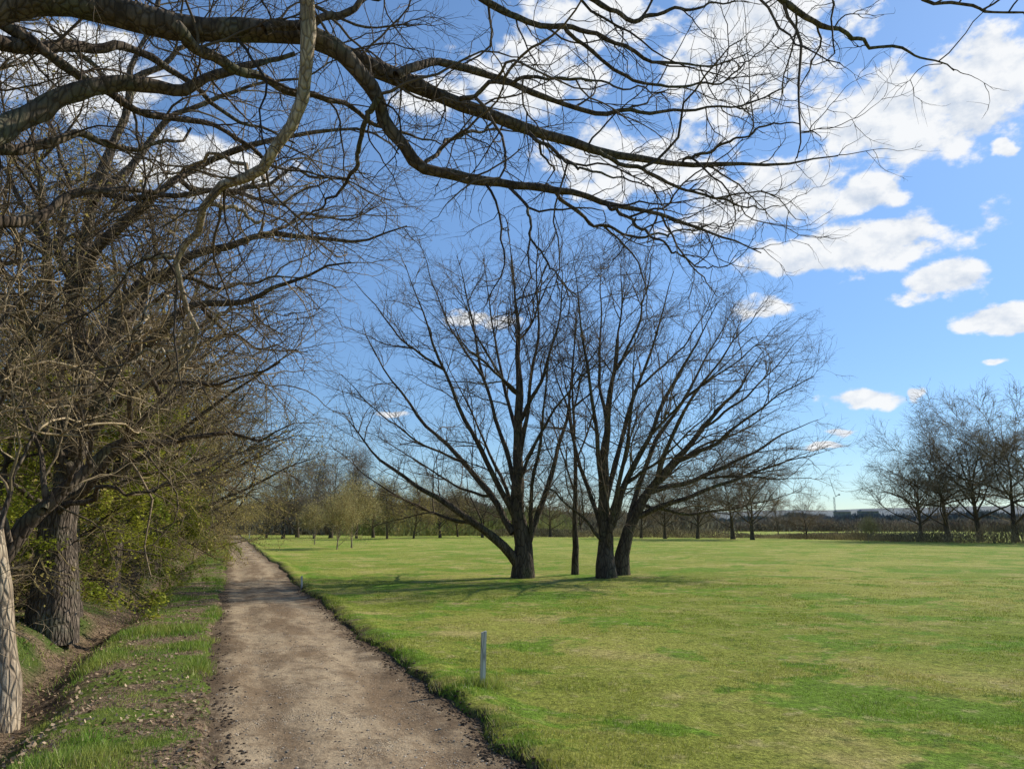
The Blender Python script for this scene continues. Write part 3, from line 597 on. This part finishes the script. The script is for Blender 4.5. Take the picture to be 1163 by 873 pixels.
sx,sy=stake(548,779,.54,.058,'weathered grey wooden stake in the grass right of the track',(.02,.015),wood)
stake(343,662,.36,.05,'small pale stake at the fairway edge farther along the track',(.03,-.05),whitep)
stake(283,612,1.15,.12,'white marker post at the far right edge of the track',(0,.02),whitep,'marker_post')
stake(249,622,.75,.09,'small white post on the left verge near the far end of the track',(.02,.03),whitep,'marker_post')
stake(301,607,1.6,.16,'pale post in the distance just right of the far end of the track',(.0,.0),whitep,'marker_post')
rg=np.random.default_rng(5); n=700; an=rg.uniform(0,6.28,n); rr=np.abs(rg.normal(0,.13,n)); x=sx+np.cos(an)*rr*1.3; y=sy+np.sin(an)*rr
o=link('grass_tuft',mesh_np('grass_tuft',*blades(x,y,rg.uniform(.04,.13,n),np.full(n,.008),rg.uniform(.1,.8,n),rg),smooth=False),mBV); tag(o,'taller tuft of grass around the foot of the grey stake','grass',kind='stuff')
wall=M_simple('hazed_grey_render',(.17,.185,.20),(.20,.21,.225),.1,.95,0,0); roofm=M_simple('slate',(.16,.175,.195),(.18,.195,.21),.1,.95,0,0); glassm=M_simple('dark_window',(.11,.13,.16),(.13,.145,.17),.1,.6,0,0)  # building colours greyed towards blue to paint in the distance haze
def building(px,Y,w,h,dep,label):
    x=(px-581.5)/F*Y/1.018; zb=P(px,584,Y)[2]
    rt=root('distant_building',(x,Y,0),label,'building')
    bm=bmesh.new(); box(bm,-w/2,w/2,0,dep,0,zb+h); bmo('wall',bm,wall,rt)
    bm=bmesh.new(); box(bm,-w/2-1,w/2+1,-1,dep+1,zb+h,zb+h+2.2,3,dep*.4); bmo('roof',bm,roofm,rt)
    nw=int(w/5)
    for fl in (0.1,.55):
        for k in range(nw):
            bm=bmesh.new(); xx=-w/2+(k+.5)*w/nw; box(bm,xx-1.,xx+1.,-.15,.1,zb+h*fl,zb+h*fl+h*.25); bmo('window',bm,glassm,rt)
building(960,880,16,3.,10,'small grey distant block left of the pair on the horizon')
building(990,900,20,3.8,12,'small grey distant block right of the pair on the horizon')
mC=M_simple('crane_steel',(.13,.15,.18),(.16,.18,.21),1.,.7,0,0)
def bar(bm,p,q,r):
    p=np.array(p,float);q=np.array(q,float); v,f=tubes(np.array([[p,q]]),np.array([[r,r]]),4)
    vs=[bm.verts.new(c) for c in v]
    for g in f: bm.faces.new([vs[i] for i in g])
Yc=870; b0=P(949,588,Yc); m1=P(949,564,Yc); j1=P(941,540,Yc); cj=P(953,561,Yc)
rt=root('tower_crane',(b0[0],Yc,0),'small distant tower crane with raised jib on the horizon','crane')
def rel(p): return (p[0]-b0[0],p[1]-Yc,p[2])
bm=bmesh.new(); s=.7; zt=m1[2]
for ax in (-s,s):
    for ay in (-s,s): bar(bm,(ax,ay,0),(ax,ay,zt),.14)
z=0;fl=1
while z<zt-3:
    bar(bm,(-s*fl,-s,z),(s*fl,-s,z+3),.1); bar(bm,(-s*fl,s,z),(s*fl,s,z+3),.1); z+=3; fl=-fl
bmo('mast',bm,mC,rt)
def lattice(name,p,q):
    bm=bmesh.new(); p=np.array(p);q=np.array(q); n=8; up=np.array([0.6,0,1.0])
    bar(bm,p,q,.16); bar(bm,p+up,q,.14)
    for k in range(n): bar(bm,p+(q-p)*k/n,p+up*(1-k/n)+(q-p)*(k+.5)/n,.1)
    bmo(name,bm,mC,rt)
lattice('jib',rel(m1),rel(j1)); lattice('counter_jib',rel(m1),rel(cj))
bm=bmesh.new(); c=rel(cj); box(bm,c[0]-.7,c[0]+.7,-1,1,c[2]-1.2,c[2]+.3); bmo('counterweight',bm,mC,rt)
# ---------------------------------------------------------------- light, sky
SAZ=math.radians(55); SEL=math.radians(35)
sun=bpy.data.lights.new('sun','SUN'); sun.energy=5.; sun.angle=math.radians(.45); sun.color=(1,.94,.82)
so=bpy.data.objects.new('sun',sun); COL.objects.link(so)
from mathutils import Vector
sd=Vector((math.sin(SAZ)*math.cos(SEL),math.cos(SAZ)*math.cos(SEL),math.sin(SEL)))
so.rotation_euler=sd.to_track_quat('Z','Y').to_euler(); so.location=(30,10,40)
w=bpy.data.worlds.new('World'); S.world=w; w.use_nodes=True; nt=w.node_tree; nt.nodes.clear(); b=NB(nt)
sky=b.node('ShaderNodeTexSky',sky_type='NISHITA'); sky.sun_disc=False; sky.sun_elevation=SEL; sky.sun_rotation=SAZ; sky.air_density=1.; sky.dust_density=.1; sky.ozone_density=1.4
dirv=b.node('ShaderNodeTexCoord').outputs['Generated']
sx_=b.node('ShaderNodeSeparateXYZ',{0:dirv}); az=b.m('ARCTAN2',sx_.outputs[0],sx_.outputs[1]); el=b.m('ARCSINE',sx_.outputs[2])
pv=b.node('ShaderNodeCombineXYZ',{0:az,1:b.m('MULTIPLY',el,1.5),2:0.}).outputs[0]
wn=b.node('ShaderNodeTexNoise',{'Vector':pv,'Scale':13.,'Detail':4.}).outputs['Color']
wv=b.node('ShaderNodeVectorMath',{0:wn,1:(.5,.5,.5)},operation='SUBTRACT').outputs[0]
wv=b.node('ShaderNodeVectorMath',{0:wv,1:(.07,.04,0)},operation='MULTIPLY').outputs[0]
ae=b.node('ShaderNodeCombineXYZ',{0:az,1:el,2:0.}).outputs[0]
aw=b.node('ShaderNodeVectorMath',{0:ae,1:wv},operation='ADD').outputs[0]
blobs=[(850,50,140,85),(610,85,115,50),(720,185,130,48),(860,225,125,42),(480,110,60,32),(1010,130,130,58),(1110,85,115,46),(1075,150,88,34),(985,222,46,26),(1005,277,108,32),(900,298,85,24),
 (1068,317,46,22),(1137,357,46,19),(862,350,46,18),(1124,412,16,7),(982,453,50,12),(950,487,22,5),(945,502,30,5),(1139,167,14,14),(1042,449,12,5),
 (90,90,110,50),(230,190,110,42),(540,365,46,14),(440,465,36,6),(690,20,110,42)]
mm=None
for (px,py,rx,ry) in blobs:
    q=P(px,py,1.)-np.array([0,0,CH]); q=q/np.linalg.norm(q); a0=math.atan2(q[0],q[1]); e0=math.asin(q[2])
    ra=rx/F*.95; re=ry/F*.95
    d=b.node('ShaderNodeVectorMath',{0:aw,1:(a0,e0,0)},operation='SUBTRACT').outputs[0]
    d=b.node('ShaderNodeVectorMath',{0:d,1:(1/ra,1/re,0)},operation='MULTIPLY').outputs[0]
    l=b.node('ShaderNodeVectorMath',{0:d},operation='LENGTH').outputs['Value']
    dd=b.m('SUBTRACT',1.,l); mm=dd if mm is None else b.m('MAXIMUM',mm,dd)
mm=b.m('MAXIMUM',mm,-.6)
f1=b.noise(pv,19.,7.,.58,0.); f2=b.noise(pv,8.,3.,.5)
mcap=b.m('MINIMUM',mm,.6)
den=b.m('ADD',b.m('MULTIPLY',mcap,1.0),b.m('ADD',b.m('MULTIPLY',b.m('SUBTRACT',f1,.5),2.2),b.m('MULTIPLY',b.m('SUBTRACT',f2,.5),1.1)))
cov=b.ss(den,.02,.44,0.,.97)
pv2=b.node('ShaderNodeVectorMath',{0:pv,1:(.009,.020,0)},operation='ADD').outputs[0]
f3=b.noise(pv2,19.,5.,.58,0.)
sh=b.m('ADD',b.m('MULTIPLY',b.m('SUBTRACT',f1,f3),2.8),.78,clamp=True)
cc=b.mix(sh,(.56,.65,.79),(.97,.985,1.0))
skyc=b.node('ShaderNodeHueSaturation',{'Saturation':1.08,'Value':1.02,'Color':sky.outputs[0]}).outputs[0]
skyc=b.mix(b.ss(el,.0,.62),b.mix(1.,skyc,(.54,.68,.88),'MULTIPLY'),b.mix(1.,skyc,(1.10,1.18,1.26),'MULTIPLY'))
bg1=b.node('ShaderNodeBackground',{0:skyc,1:.13}); bg2=b.node('ShaderNodeBackground',{0:cc,1:.98})
mx=b.node('ShaderNodeMixShader',{0:cov,1:bg1.outputs[0],2:bg2.outputs[0]}); b.node('ShaderNodeOutputWorld',{0:mx.outputs[0]})
S.view_settings.view_transform='Standard'; S.view_settings.look='None'; S.view_settings.exposure=0
cam=bpy.data.cameras.new('camera'); cam.sensor_width=36; cam.lens=F/1163*36; cam.clip_end=12000; cam.clip_start=.05
co=bpy.data.objects.new('camera',cam); COL.objects.link(co); co.location=(0,0,CH); co.rotation_euler=(math.radians(90)+PITCH,0,0); S.camera=co
